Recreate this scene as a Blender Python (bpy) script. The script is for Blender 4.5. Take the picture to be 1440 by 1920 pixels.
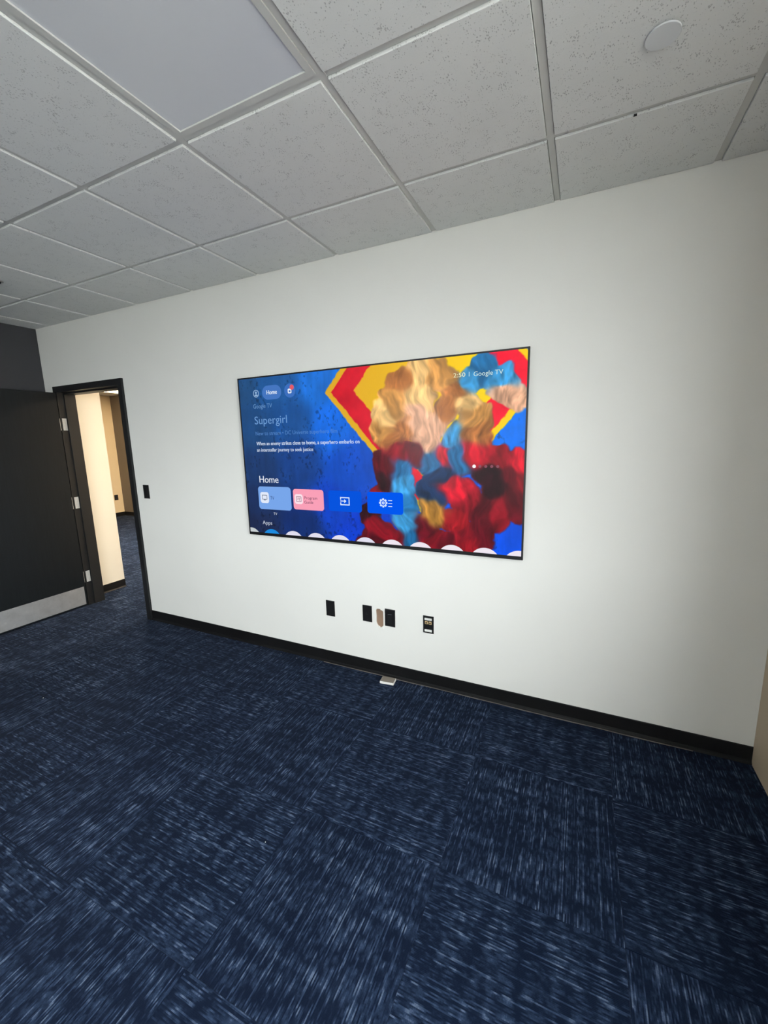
import bpy, bmesh, math, random
import numpy as np
from mathutils import Vector, Matrix, noise as mnoise
from mathutils.geometry import tessellate_polygon

random.seed(7)
scene = bpy.context.scene
for o in list(bpy.data.objects):
    bpy.data.objects.remove(o)

# ------------------------------------------------------------------ camera
# x runs along the television wall (y = 0), z is up, the room lies at y < 0
cam_d = bpy.data.cameras.new('camera')
cam_d.sensor_fit = 'HORIZONTAL'
cam_d.sensor_width = 36.0
cam_d.lens = 777.3 / 1440 * 36.0
cam_d.clip_start = 0.02
cam = bpy.data.objects.new('camera', cam_d)
scene.collection.objects.link(cam)
cr = Vector((0.90457922, 0.42563322, -0.02393336))
cu = Vector((-0.05200153, 0.16589027, 0.98477219))
cf = Vector((-0.42312207, 0.88955988, -0.17219447))
M4 = Matrix.Identity(4)
for i in range(3):
    M4[i][0] = cr[i]; M4[i][1] = cu[i]; M4[i][2] = -cf[i]
M4[0][3], M4[1][3], M4[2][3] = 0.0, -2.3415, 1.5871
cam.matrix_world = M4
scene.camera = cam

# ------------------------------------------------------------------ light
EXPOSURE = 0.0
scene.view_settings.view_transform = 'Standard'
scene.view_settings.look = 'None'
scene.view_settings.exposure = EXPOSURE
scene.view_settings.gamma = 1.0
scene.view_settings.use_curve_mapping = False
scene.cycles.diffuse_bounces = 8
scene.cycles.max_bounces = 12
scene.cycles.sample_clamp_indirect = 6.0

SKY = 23.5
world = bpy.data.worlds.new('overcast_sky')
scene.world = world
world.use_nodes = True
bg = world.node_tree.nodes['Background']
bg.inputs['Color'].default_value = (0.955, 0.968, 1.0, 1)     # even overcast sky
bg.inputs['Strength'].default_value = SKY

# room numbers
XL, XR = -4.668, 0.822          # left / right wall faces
YB = -6.0                        # back wall face
H = 2.684                        # underside of the ceiling grid
WIN = (-5.8, -1.70, 0.80, 2.58)  # window in the right wall: y0, y1, z0, z1
FILL_WIN = (-3.2, -2.65, 0.80, 2.58)  # narrow window added as fill light in the back wall: x0, x1, z0, z1

# daylight portals filling the window openings (they only guide sky sampling)
def portal(w, h, loc, rot):
    d = bpy.data.lights.new('window_daylight', 'AREA')
    d.shape = 'RECTANGLE'
    d.size, d.size_y = w, h
    d.cycles.is_portal = True
    o = bpy.data.objects.new('window_daylight', d)
    scene.collection.objects.link(o)
    o.location = loc
    o.rotation_euler = rot.to_euler()
portal(WIN[1] - WIN[0], WIN[3] - WIN[2], (XR + 0.21, (WIN[0] + WIN[1]) / 2, (WIN[2] + WIN[3]) / 2), Matrix(((0, 0, 1), (1, 0, 0), (0, 1, 0))))
portal(FILL_WIN[1] - FILL_WIN[0], FILL_WIN[3] - FILL_WIN[2], ((FILL_WIN[0] + FILL_WIN[1]) / 2, YB - 0.11, (FILL_WIN[2] + FILL_WIN[3]) / 2), Matrix(((-1, 0, 0), (0, 0, -1), (0, -1, 0))))

# ------------------------------------------------------------------ helpers
COL = scene.collection

def srgb(r, g, b):
    f = lambda c: (c / 255 / 12.92) if c / 255 <= 0.04045 else ((c / 255 + 0.055) / 1.055) ** 2.4
    return (f(r), f(g), f(b), 1.0)

def link(name, me, mat=None, parent=None, **props):
    o = bpy.data.objects.new(name, me)
    COL.objects.link(o)
    if mat is not None and me is not None and not me.materials:
        me.materials.append(mat)
    if parent is not None:
        o.parent = parent
    for k, v in props.items():
        o[k] = v
    return o

def thing(name, loc, label, category, group=None):
    o = link(name, None)
    o.location = loc
    o['label'] = label
    o['category'] = category
    if group:
        o['group'] = group
    return o

def bm_mesh(name, bm, smooth=False):
    bmesh.ops.recalc_face_normals(bm, faces=bm.faces)
    me = bpy.data.meshes.new(name)
    bm.to_mesh(me)
    bm.free()
    if smooth:
        for p in me.polygons:
            p.use_smooth = True
    return me

def add_box(bm, x0, x1, y0, y1, z0, z1):
    v = [bm.verts.new((x, y, z)) for x in (x0, x1) for y in (y0, y1) for z in (z0, z1)]
    for q in ((0, 1, 3, 2), (4, 6, 7, 5), (0, 4, 5, 1), (2, 3, 7, 6), (0, 2, 6, 4), (1, 5, 7, 3)):
        bm.faces.new([v[i] for i in q])
    return v

def box_mesh(name, x0, x1, y0, y1, z0, z1, bevel=0.0, seg=1):
    bm = bmesh.new()
    add_box(bm, x0, x1, y0, y1, z0, z1)
    if bevel > 0:
        bmesh.ops.recalc_face_normals(bm, faces=bm.faces)
        bmesh.ops.bevel(bm, geom=list(bm.edges), offset=bevel, segments=seg, affect='EDGES', profile=0.5)
    return bm_mesh(name, bm)

def prism_mesh(name, pts, y0, y1, holes=()):
    """polygon in x,z extruded from y0 to y1"""
    loops = [[Vector((p[0], p[1], 0)) for p in pts]] + [[Vector((p[0], p[1], 0)) for p in h] for h in holes]
    tris = tessellate_polygon(loops)
    flat = [p for l in loops for p in l]
    bm = bmesh.new()
    a = [bm.verts.new((p.x, y0, p.y)) for p in flat]
    b = [bm.verts.new((p.x, y1, p.y)) for p in flat]
    for t in tris:
        bm.faces.new([a[i] for i in t])
        bm.faces.new([b[i] for i in reversed(t)])
    k = 0
    for l in loops:
        n = len(l)
        for i in range(n):
            j = (i + 1) % n
            bm.faces.new((a[k + i], a[k + j], b[k + j], b[k + i]))
        k += n
    return bm_mesh(name, bm)

def profile_along(name, prof, p0, p1, out):
    """extrude a (outward, z) profile from p0 to p1 (xy), 'out' is the outward unit vector"""
    bm = bmesh.new()
    rows = []
    for p in (p0, p1):
        rows.append([bm.verts.new((p[0] + out[0] * d, p[1] + out[1] * d, z)) for d, z in prof])
    n = len(prof)
    for i in range(n):
        j = (i + 1) % n
        bm.faces.new((rows[0][i], rows[0][j], rows[1][j], rows[1][i]))
    bm.faces.new(rows[0])
    bm.faces.new(list(reversed(rows[1])))
    return bm_mesh(name, bm)

# ------------------------------------------------------------------ materials
class NT:
    def __init__(self, name):
        self.m = bpy.data.materials.new(name)
        self.m.use_nodes = True
        self.t = self.m.node_tree
        self.b = self.t.nodes['Principled BSDF']
    def n(self, typ, **kw):
        nd = self.t.nodes.new(typ)
        for k, v in kw.items():
            setattr(nd, k, v)
        return nd
    def l(self, a, b):
        self.t.links.new(a, b)
    def math(self, op, a, b=None, clamp=False):
        nd = self.n('ShaderNodeMath', operation=op, use_clamp=clamp)
        for i, x in enumerate((a, b)):
            if x is None:
                continue
            if isinstance(x, (int, float)):
                nd.inputs[i].default_value = x
            else:
                self.l(x, nd.inputs[i])
        return nd.outputs[0]
    def noise(self, vec, scale, detail=2, rough=0.5):
        nd = self.n('ShaderNodeTexNoise')
        nd.inputs['Scale'].default_value = scale
        nd.inputs['Detail'].default_value = detail
        nd.inputs['Roughness'].default_value = rough
        if vec is not None:
            self.l(vec, nd.inputs['Vector'])
        return nd.outputs['Fac']
    def ramp(self, fac, stops):
        nd = self.n('ShaderNodeValToRGB')
        el = nd.color_ramp.elements
        while len(el) < len(stops):
            el.new(0.5)
        for e, (p, c) in zip(el, stops):
            e.position = p
            e.color = c
        self.l(fac, nd.inputs['Fac'])
        return nd.outputs['Color']
    def bump(self, h, strength, dist):
        nd = self.n('ShaderNodeBump')
        nd.inputs['Strength'].default_value = strength
        nd.inputs['Distance'].default_value = dist
        self.l(h, nd.inputs['Height'])
        self.l(nd.outputs['Normal'], self.b.inputs['Normal'])

def obj_coord(t):
    return t.n('ShaderNodeTexCoord').outputs['Object']

def paint(name, col, rough=0.6, var=0.03, bump=0.06, scale=180, metallic=0.0, spec=0.5):
    t = NT(name)
    v = obj_coord(t)
    f = t.noise(v, 2.2, 3)
    c = list(col)
    lo = tuple(x * (1 - var) for x in c[:3]) + (1,)
    hi = tuple(min(1, x * (1 + var)) for x in c[:3]) + (1,)
    t.l(t.ramp(f, [(0.3, lo), (0.7, hi)]), t.b.inputs['Base Color'])
    t.b.inputs['Roughness'].default_value = rough
    t.b.inputs['Metallic'].default_value = metallic
    t.b.inputs['Specular IOR Level'].default_value = spec
    if bump:
        t.bump(t.noise(v, scale, 2), bump, 0.001)
    return t.m

def emit(name, col, strength=1.0):
    m = bpy.data.materials.new(name)
    m.use_nodes = True
    nt = m.node_tree
    nt.nodes.remove(nt.nodes['Principled BSDF'])
    e = nt.nodes.new('ShaderNodeEmission')
    e.inputs['Color'].default_value = col
    e.inputs['Strength'].default_value = strength
    nt.links.new(e.outputs[0], nt.nodes['Material Output'].inputs['Surface'])
    return m

M_white = paint('white_wall_paint', (0.775, 0.77, 0.735, 1), 0.55, 0.012, 0.10, 260)
M_charcoal = paint('charcoal_wall_paint', (0.024, 0.0245, 0.029, 1), 0.6, 0.05, 0.1, 260)
M_tan = paint('tan_wall_paint', (0.56, 0.45, 0.32, 1), 0.6, 0.04, 0.1, 260)
M_cream = paint('cream_hall_paint', (0.80, 0.73, 0.60, 1), 0.6, 0.015, 0.08, 260)
M_cream_warm = paint('warm_lit_hall_paint', (0.70, 0.57, 0.37, 1), 0.6, 0.015, 0.08, 260)  # hall wall paint with the yellow lamp light put into its colour
M_taupe = paint('hall_end_taupe', (0.125, 0.105, 0.085, 1), 0.6, 0.04, 0.08, 260)  # darker taupe base colour for the hall's end wall
M_black = paint('black_rubber_base', (0.006, 0.006, 0.0065, 1), 0.5, 0.25, 0.08, 60, spec=0.2)
M_frame = paint('black_frame_paint', (0.012, 0.0125, 0.0135, 1), 0.45, 0.1, 0.05, 120, spec=0.25)
M_plate = paint('black_plastic_plate', (0.008, 0.008, 0.009, 1), 0.45, 0.1, 0.02, 120, spec=0.3)
M_slot = paint('deep_black_plastic', (0.004, 0.004, 0.005, 1), 0.6, 0.1, 0)
M_steel = paint('satin_steel', (0.55, 0.55, 0.54, 1), 0.38, 0.08, 0.03, 300, metallic=0.9)
M_hinge = paint('pale_steel_hinge', (0.62, 0.62, 0.60, 1), 0.5, 0.05, 0.02, 300, metallic=0.35)
M_grid = paint('white_grid_metal', (0.56, 0.565, 0.54, 1), 0.5, 0.02, 0)
M_gap = paint('dark_plenum', (0.03, 0.03, 0.03, 1), 0.9, 0.1, 0)
M_disc = paint('white_cover_plate', (0.66, 0.68, 0.70, 1), 0.5, 0.01, 0)
M_lens = paint('frosted_light_lens', (0.68, 0.70, 0.735, 1), 0.35, 0.008, 0)
M_label = paint('white_label_strip', (0.75, 0.75, 0.72, 1), 0.5, 0.02, 0)
M_jack = paint('beige_data_jack', (0.62, 0.44, 0.22, 1), 0.5, 0.03, 0)
M_board = paint('raw_brown_board', (0.20, 0.13, 0.088, 1), 0.9, 0.35, 0.6, 60)
M_dust = paint('grey_brown_adhesive', (0.10, 0.088, 0.08, 1), 0.9, 0.35, 0.3, 200)
M_bwhite = paint('off_white_block_side', (0.80, 0.78, 0.73, 1), 0.6, 0.02, 0)
M_btaupe = paint('taupe_block_top', (0.22, 0.19, 0.155, 1), 0.7, 0.08, 0.1, 200)
M_ground = paint('grey_paving', (0.46, 0.45, 0.43, 1), 0.9, 0.1, 0)
M_winframe = paint('dark_window_frame', (0.03, 0.03, 0.032, 1), 0.4, 0.05, 0)
M_tvbody = paint('black_television_shell', (0.006, 0.006, 0.007, 1), 0.35, 0.05, 0)
M_sub = paint('concrete_slab', (0.2, 0.2, 0.2, 1), 0.9, 0.1, 0)

def door_mat():
    t = NT('black_door_paint')
    v = obj_coord(t)
    mp = t.n('ShaderNodeMapping')
    mp.inputs['Scale'].default_value = (1, 14, 0.8)
    t.l(v, mp.inputs['Vector'])
    f = t.noise(mp.outputs['Vector'], 6, 4)
    t.l(t.ramp(f, [(0.3, (0.0052, 0.0068, 0.0085, 1)), (0.7, (0.0072, 0.0094, 0.0115, 1))]), t.b.inputs['Base Color'])
    t.b.inputs['Roughness'].default_value = 0.45
    t.b.inputs['Specular IOR Level'].default_value = 0.18
    t.bump(f, 0.06, 0.001)
    return t.m
M_door = door_mat()

def kick_mat():
    t = NT('brushed_kick_plate')
    v = obj_coord(t)
    mp = t.n('ShaderNodeMapping')
    mp.inputs['Scale'].default_value = (1, 2, 120)
    t.l(v, mp.inputs['Vector'])
    f = t.noise(mp.outputs['Vector'], 6, 3)
    g = t.noise(v, 9, 4, 0.65)
    t.l(t.ramp(g, [(0.3, (0.46, 0.47, 0.48, 1)), (0.6, (0.55, 0.56, 0.57, 1)), (0.75, (0.66, 0.66, 0.66, 1))]), t.b.inputs['Base Color'])
    t.b.inputs['Metallic'].default_value = 0.75
    t.b.inputs['Roughness'].default_value = 0.42
    t.bump(f, 0.08, 0.0006)
    return t.m
M_kick = kick_mat()

def ceiling_tile_mat():
    t = NT('mineral_fibre_tile')
    tc = obj_coord(t)
    rnd = t.n('ShaderNodeObjectInfo').outputs['Random']
    off = t.n('ShaderNodeCombineXYZ')
    t.l(t.math('MULTIPLY', rnd, 37.0), off.inputs[2])
    add = t.n('ShaderNodeVectorMath', operation='ADD')
    t.l(tc, add.inputs[0]); t.l(off.outputs[0], add.inputs[1])
    v = add.outputs[0]
    # pin holes and short fissures
    warp = t.n('ShaderNodeMapping'); warp.inputs['Scale'].default_value = (1.0, 0.62, 1.0)
    warp.inputs['Rotation'].default_value = (0, 0, 0.5)
    t.l(v, warp.inputs['Vector'])
    vo = t.n('ShaderNodeTexVoronoi', feature='F1')
    vo.inputs['Scale'].default_value = 185
    vo.inputs['Randomness'].default_value = 1.0
    t.l(warp.outputs['Vector'], vo.inputs['Vector'])
    big = t.noise(v, 26, 3, 0.6)
    thr = t.math('MULTIPLY', t.math('SUBTRACT', big, 0.30, True), 1.15)
    pit = t.math('SUBTRACT', thr, vo.outputs['Distance'])
    pit = t.math('MULTIPLY', pit, 9.0, True)
    worm = t.noise(v, 70, 2, 0.6)
    worm = t.math('ABSOLUTE', t.math('SUBTRACT', worm, 0.5))
    worm = t.math('MULTIPLY', t.math('SUBTRACT', 0.008, worm), 110.0, True)
    gate = t.math('MULTIPLY', t.math('SUBTRACT', t.noise(v, 34, 1), 0.62), 9.0, True)
    worm = t.math('MULTIPLY', worm, gate)
    dark = t.math('MAXIMUM', pit, t.math('MULTIPLY', worm, 0.8))
    base = t.ramp(t.noise(v, 3.0, 3), [(0.3, (0.74, 0.755, 0.745, 1)), (0.7, (0.78, 0.79, 0.775, 1))])
    mix = t.n('ShaderNodeMixRGB')
    t.l(t.math('MULTIPLY', dark, 0.4), mix.inputs['Fac'])
    t.l(base, mix.inputs['Color1'])
    mix.inputs['Color2'].default_value = (0.11, 0.11, 0.11, 1)
    t.l(mix.outputs[0], t.b.inputs['Base Color'])
    t.b.inputs['Roughness'].default_value = 0.9
    t.b.inputs['Specular IOR Level'].default_value = 0.2
    fine = t.noise(v, 160, 3, 0.7)
    hgt = t.math('SUBTRACT', t.math('MULTIPLY', fine, 0.5), dark)
    t.bump(hgt, 0.5, 0.0015)
    return t.m
M_tile = ceiling_tile_mat()

def carpet_mat():
    """loop-pile carpet tile: yarn lines run along the tile's own y axis"""
    t = NT('navy_loop_carpet')
    tc = obj_coord(t)
    rnd = t.n('ShaderNodeObjectInfo').outputs['Random']
    off = t.n('ShaderNodeCombineXYZ')
    t.l(t.math('MULTIPLY', rnd, 13.0), off.inputs[0])
    t.l(t.math('MULTIPLY', rnd, 29.0), off.inputs[1])
    t.l(t.math('MULTIPLY', rnd, 53.0), off.inputs[2])
    add = t.n('ShaderNodeVectorMath', operation='ADD')
    t.l(tc, add.inputs[0]); t.l(off.outputs[0], add.inputs[1])
    sep = t.n('ShaderNodeSeparateXYZ')
    t.l(add.outputs[0], sep.inputs[0])
    X, Y = sep.outputs[0], sep.outputs[1]
    PITCH = 0.0042
    row = t.math('FLOOR', t.math('DIVIDE', X, PITCH))
    def vec(a, b, c=None):
        n = t.n('ShaderNodeCombineXYZ')
        for i, q in enumerate((a, b, c)):
            if q is None: continue
            if isinstance(q, (int, float)): n.inputs[i].default_value = q
            else: t.l(q, n.inputs[i])
        return n.outputs[0]
    def step(v, lo, gain):
        return t.math('MULTIPLY', t.math('SUBTRACT', v, lo), gain, True)
    wn = t.n('ShaderNodeTexWhiteNoise', noise_dimensions='1D')
    t.l(row, wn.inputs['W'])
    rowr = wn.outputs['Value']
    # every yarn row switches between light and dark along its own length
    streak = t.noise(vec(t.math('MULTIPLY', rowr, 91.0), t.math('MULTIPLY', Y, 21.0), t.math('MULTIPLY', rowr, 40.0)), 1.0, 1, 0.5)
    # blocks a few centimetres long, several yarns wide, and bands crossing the yarns
    patch = t.noise(vec(t.math('MULTIPLY', row, 0.24), t.math('MULTIPLY', Y, 33.0)), 1.0, 2, 0.6)
    cross = t.noise(vec(t.math('MULTIPLY', X, 5.0), t.math('MULTIPLY', Y, 22.0), 3.3), 1.0, 1, 0.5)
    loop = t.noise(vec(t.math('MULTIPLY', row, 3.1), t.math('MULTIPLY', Y, 260.0)), 1.0, 1, 0.6)
    mid = step(t.math('ADD', t.math('MULTIPLY', patch, 0.62), t.math('MULTIPLY', cross, 0.45)), 0.46, 4.2)
    mid = t.math('MULTIPLY', mid, step(streak, 0.34, 5.0))
    mid = t.math('MULTIPLY', mid, t.math('ADD', 0.15, t.math('MULTIPLY', loop, 0.95)))
    line = t.math('MULTIPLY', step(rowr, 0.66, 9.0), step(streak, 0.46, 9.0))
    line = t.math('MULTIPLY', line, t.math('ADD', 0.35, t.math('MULTIPLY', cross, 0.8)))
    val = t.math('ADD', t.math('MULTIPLY', mid, 0.62), t.math('MULTIPLY', line, 0.42))
    furrow = step(rowr, 0.10, 14.0)                  # some rows stay dark
    val = t.math('MULTIPLY', val, t.math('ADD', 0.15, t.math('MULTIPLY', furrow, 0.85)), True)
    frac = t.math('FRACT', t.math('DIVIDE', X, PITCH))
    ridge = t.math('SINE', t.math('MULTIPLY', frac, math.pi))
    col = t.ramp(val, [(0.0, CARPET[0]), (0.35, CARPET[1]), (1.0, CARPET[2])])
    t.l(col, t.b.inputs['Base Color'])
    t.b.inputs['Roughness'].default_value = 0.95
    t.b.inputs['Specular IOR Level'].default_value = 0.0
    t.b.inputs['Sheen Weight'].default_value = 0.025
    t.b.inputs['Sheen Roughness'].default_value = 0.6
    hgt = t.math('ADD', t.math('MULTIPLY', ridge, 0.6), t.math('MULTIPLY', loop, 0.8))
    t.bump(hgt, 0.35, 0.0015)
    return t.m
CARPET = [(0.0042, 0.0085, 0.0215, 1), (0.0215, 0.0370, 0.074, 1), (0.125, 0.165, 0.240, 1)]
M_carpet = carpet_mat()

def glass_mat():
    m = bpy.data.materials.new('window_glass')
    m.use_nodes = True
    nt = m.node_tree
    nt.nodes.remove(nt.nodes['Principled BSDF'])
    tr = nt.nodes.new('ShaderNodeBsdfTransparent')
    tr.inputs['Color'].default_value = (0.96, 0.98, 0.97, 1)
    gl = nt.nodes.new('ShaderNodeBsdfGlossy')
    gl.inputs['Roughness'].default_value = 0.02
    mx = nt.nodes.new('ShaderNodeMixShader')
    mx.inputs[0].default_value = 0.07
    nt.links.new(tr.outputs[0], mx.inputs[1]); nt.links.new(gl.outputs[0], mx.inputs[2])
    nt.links.new(mx.outputs[0], nt.nodes['Material Output'].inputs['Surface'])
    return m
M_glass = glass_mat()

# ------------------------------------------------------------------ the shell
HZ = 2.80                        # wall tops run on behind the hung ceiling
WT = 0.12                        # wall thickness
DX0, DX1, DZ = -4.51, -3.505, 2.145     # outer edge of the door frame
FR = 0.053                       # frame face width
ox0, ox1, oz = DX0 + 0.01, DX1 - 0.01, DZ - 0.01

hole = [(-1.188, .470), (-1.176, .4745), (-1.160, .474), (-1.1555, .467), (-1.147, .4665), (-1.1385, .459), (-1.1375, .41),
        (-1.1385, .361), (-1.144, .355), (-1.150, .346), (-1.163, .343), (-1.168, .349), (-1.178, .353), (-1.187, .366), (-1.1905, .380), (-1.1895, .42), (-1.193, .458)]
outline = [(-4.80, 0), (ox0, 0), (ox0, oz), (ox1, oz), (ox1, 0), (XR + 0.2, 0), (XR + 0.2, HZ), (-4.80, HZ)]
wall_front = link('wall_front', prism_mesh('wall_front', outline, 0.0, WT, [hole]), M_white, kind='structure')
link('cavity_board', box_mesh('cavity_board', -1.215, -1.115, 0.007, 0.030, 0.32, 0.50), M_board, wall_front)
# torn paper flakes hanging at the foot of the hole
for (fx, fz, s) in ((-1.188, .350, 1), (-1.176, .344, -1), (-1.143, .346, 1)):
    bm = bmesh.new()
    vs = [bm.verts.new(p) for p in ((fx, 0.0, fz), (fx + .008, -.001, fz + .004), (fx + .010 * s, -.004, fz - .006), (fx + .002, -.005, fz - .008))]
    bm.faces.new(vs)
    r = bmesh.ops.extrude_face_region(bm, geom=list(bm.faces))
    for v in [g for g in r['geom'] if isinstance(g, bmesh.types.BMVert)]:
        v.co.y += 0.0012
    link('paper_flake', bm_mesh('paper_flake', bm), M_white, wall_front)

link('wall_left', box_mesh('wall_left', XL - 0.13, XL, YB, -0.001, 0, HZ), M_charcoal, kind='structure')
# right wall with the window opening
yo0, yo1, zo0, zo1 = WIN
bm = bmesh.new()
RT = 0.22
add_box(bm, XR, XR + RT, yo1, -0.001, 0, HZ)
add_box(bm, XR, XR + RT, YB, yo0, 0, HZ)
add_box(bm, XR, XR + RT, yo0, yo1, 0, zo0)
add_box(bm, XR, XR + RT, yo0, yo1, zo1, HZ)
wall_right = link('wall_right', bm_mesh('wall_right', bm), M_tan, kind='structure')
bm = bmesh.new()
bx0, bx1, bz0, bz1 = FILL_WIN
add_box(bm, XL - 0.13, bx0, YB - 0.12, YB, 0, HZ)
add_box(bm, bx1, XR + RT, YB - 0.12, YB, 0, HZ)
add_box(bm, bx0, bx1, YB - 0.12, YB, 0, bz0)
add_box(bm, bx0, bx1, YB - 0.12, YB, bz1, HZ)
link('wall_back', bm_mesh('wall_back', bm), M_white, kind='structure')
# window: frame, mullions, panes
win = link('window_1', None, kind='structure')
fx0, fx1 = XR + 0.10, XR + 0.16
bm = bmesh.new()
add_box(bm, fx0, fx1, yo0, yo1, zo0, zo0 + 0.05)
add_box(bm, fx0, fx1, yo0, yo1, zo1 - 0.05, zo1)
add_box(bm, fx0, fx1, yo0, yo0 + 0.05, zo0 + 0.05, zo1 - 0.05)
add_box(bm, fx0, fx1, yo1 - 0.05, yo1, zo0 + 0.05, zo1 - 0.05)
link('window_frame', bm_mesh('window_frame', bm), M_winframe, win)
npan = 3
pw = (yo1 - yo0 - 0.1) / npan
for i in range(npan):
    y = yo0 + 0.05 + i * pw
    if i:
        link('mullion', box_mesh('mullion', fx0, fx1, y - 0.025, y + 0.025, zo0 + 0.05, zo1 - 0.05), M_winframe, win)
    link('pane', box_mesh('pane', XR + 0.127, XR + 0.133, y + (0.025 if i else 0), y + pw - (0.025 if i < npan - 1 else 0), zo0 + 0.05, zo1 - 0.05), M_glass, win)
link('window_sill', box_mesh('window_sill', XR - 0.03, fx0, yo0, yo1, zo0, zo0 + 0.02), M_white, win)
fill_win = link('fill_window', None, kind='structure')  # added out of view to even out daylight on the front wall
fy0, fy1 = YB - 0.09, YB - 0.04
bm = bmesh.new()
add_box(bm, bx0, bx1, fy0, fy1, bz0, bz0 + 0.05)
add_box(bm, bx0, bx1, fy0, fy1, bz1 - 0.05, bz1)
add_box(bm, bx0, bx0 + 0.05, fy0, fy1, bz0 + 0.05, bz1 - 0.05)
add_box(bm, bx1 - 0.05, bx1, fy0, fy1, bz0 + 0.05, bz1 - 0.05)
link('window_frame', bm_mesh('window_frame', bm), M_winframe, fill_win)
npan = 1
pw = (bx1 - bx0 - 0.1) / npan
for i in range(npan):
    x = bx0 + 0.05 + i * pw
    if i:
        link('mullion', box_mesh('mullion', x - 0.025, x + 0.025, fy0, fy1, bz0 + 0.05, bz1 - 0.05), M_winframe, fill_win)
    link('pane', box_mesh('pane', x + (0.025 if i else 0), x + pw - (0.025 if i < npan - 1 else 0), YB - 0.068, YB - 0.062, bz0 + 0.05, bz1 - 0.05), M_glass, fill_win)
link('window_sill', box_mesh('window_sill', bx0, bx1, fy1, YB + 0.03, bz0, bz0 + 0.02), M_white, fill_win)
link('ground', box_mesh('ground', -60, 60, -70, 50, -0.6, -0.5), M_ground, kind='structure')

# ---------------------------------------------------------------- hall behind the door
HX0, HX1, HY1 = -9.50, -2.4, 3.65
link('wall_hall_side', box_mesh('wall_hall_side', -4.90, -4.655, WT + 0.001, 0.49, 0, HZ), M_cream, kind='structure')
link('wall_hall_far', box_mesh('wall_hall_far', HX0 - 0.12, HX0, WT, HY1, 0, HZ), M_cream_warm, kind='structure')
link('wall_hall_end', box_mesh('wall_hall_end', HX0 - 0.12, HX1 + 0.12, HY1, HY1 + 0.12, 0, HZ), M_taupe, kind='structure')
link('wall_hall_near', box_mesh('wall_hall_near', HX0 - 0.12, -4.81, 0.0, WT, 0, HZ), M_cream, kind='structure')
link('wall_hall_right', box_mesh('wall_hall_right', HX1, HX1 + 0.12, WT + 0.001, HY1, 0, HZ), M_cream, kind='structure')

# ---------------------------------------------------------------- floor of carpet tiles
T = 0.6096
floor = link('floor', box_mesh('floor', HX0 - 0.2, XR + RT, YB - 0.12, HY1 + 0.12, -0.10, -0.006), M_sub, kind='structure')
tile_cache = {}
def carpet_mesh(x0, x1, y0, y1):
    """chamfered carpet tile piece; coordinates are relative to the full tile's centre"""
    key = tuple(round(v, 4) for v in (x0, x1, y0, y1))
    if key in tile_cache:
        return tile_cache[key]
    c = 0.0009
    bm = bmesh.new()
    lo = [bm.verts.new(p) for p in ((x0, y0, -0.006), (x1, y0, -0.006), (x1, y1, -0.006), (x0, y1, -0.006))]
    mid = [bm.verts.new((v.co.x, v.co.y, -c)) for v in lo]
    top = [bm.verts.new(p) for p in ((x0 + c, y0 + c, 0), (x1 - c, y0 + c, 0), (x1 - c, y1 - c, 0), (x0 + c, y1 - c, 0))]
    for a, b in ((lo, mid), (mid, top)):
        for i in range(4):
            j = (i + 1) % 4
            bm.faces.new((a[i], a[j], b[j], b[i]))
    bm.faces.new(top)
    bm.faces.new(list(reversed(lo)))
    me = bm_mesh('carpet_tile', bm)
    me.materials.append(M_carpet)
    tile_cache[key] = me
    return me
CX, CY = 0.205, -0.482           # a seam crossing
def lay_carpet(ax0, ax1, ay0, ay1):
    i0 = math.floor((ax0 - CX) / T); i1 = math.ceil((ax1 - CX) / T)
    j0 = math.floor((ay0 - CY) / T); j1 = math.ceil((ay1 - CY) / T)
    for i in range(i0, i1):
        for j in range(j0, j1):
            mx, my = CX + (i + .5) * T, CY + (j + .5) * T
            x0, x1 = max(mx - T / 2, ax0) - mx, min(mx + T / 2, ax1) - mx
            y0, y1 = max(my - T / 2, ay0) - my, min(my + T / 2, ay1) - my
            if x1 - x0 < 0.004 or y1 - y0 < 0.004:
                continue
            g = 0.0002
            x0 += g; x1 -= g; y0 += g; y1 -= g
            along_y = (i + j) % 2 == 0
            if along_y:
                o = link('carpet_tile', carpet_mesh(x0, x1, y0, y1), None, floor)
            else:                # quarter turn
                o = link('carpet_tile', carpet_mesh(y0, y1, -x1, -x0), None, floor)
                o.rotation_euler.z = math.pi / 2
            o.location = (mx, my, 0)
lay_carpet(XL, XR, YB, 0.0)
lay_carpet(DX0 + FR, DX1 - FR, 0.0, WT + 0.02)
lay_carpet(HX0, HX1, WT + 0.02, HY1)

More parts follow.
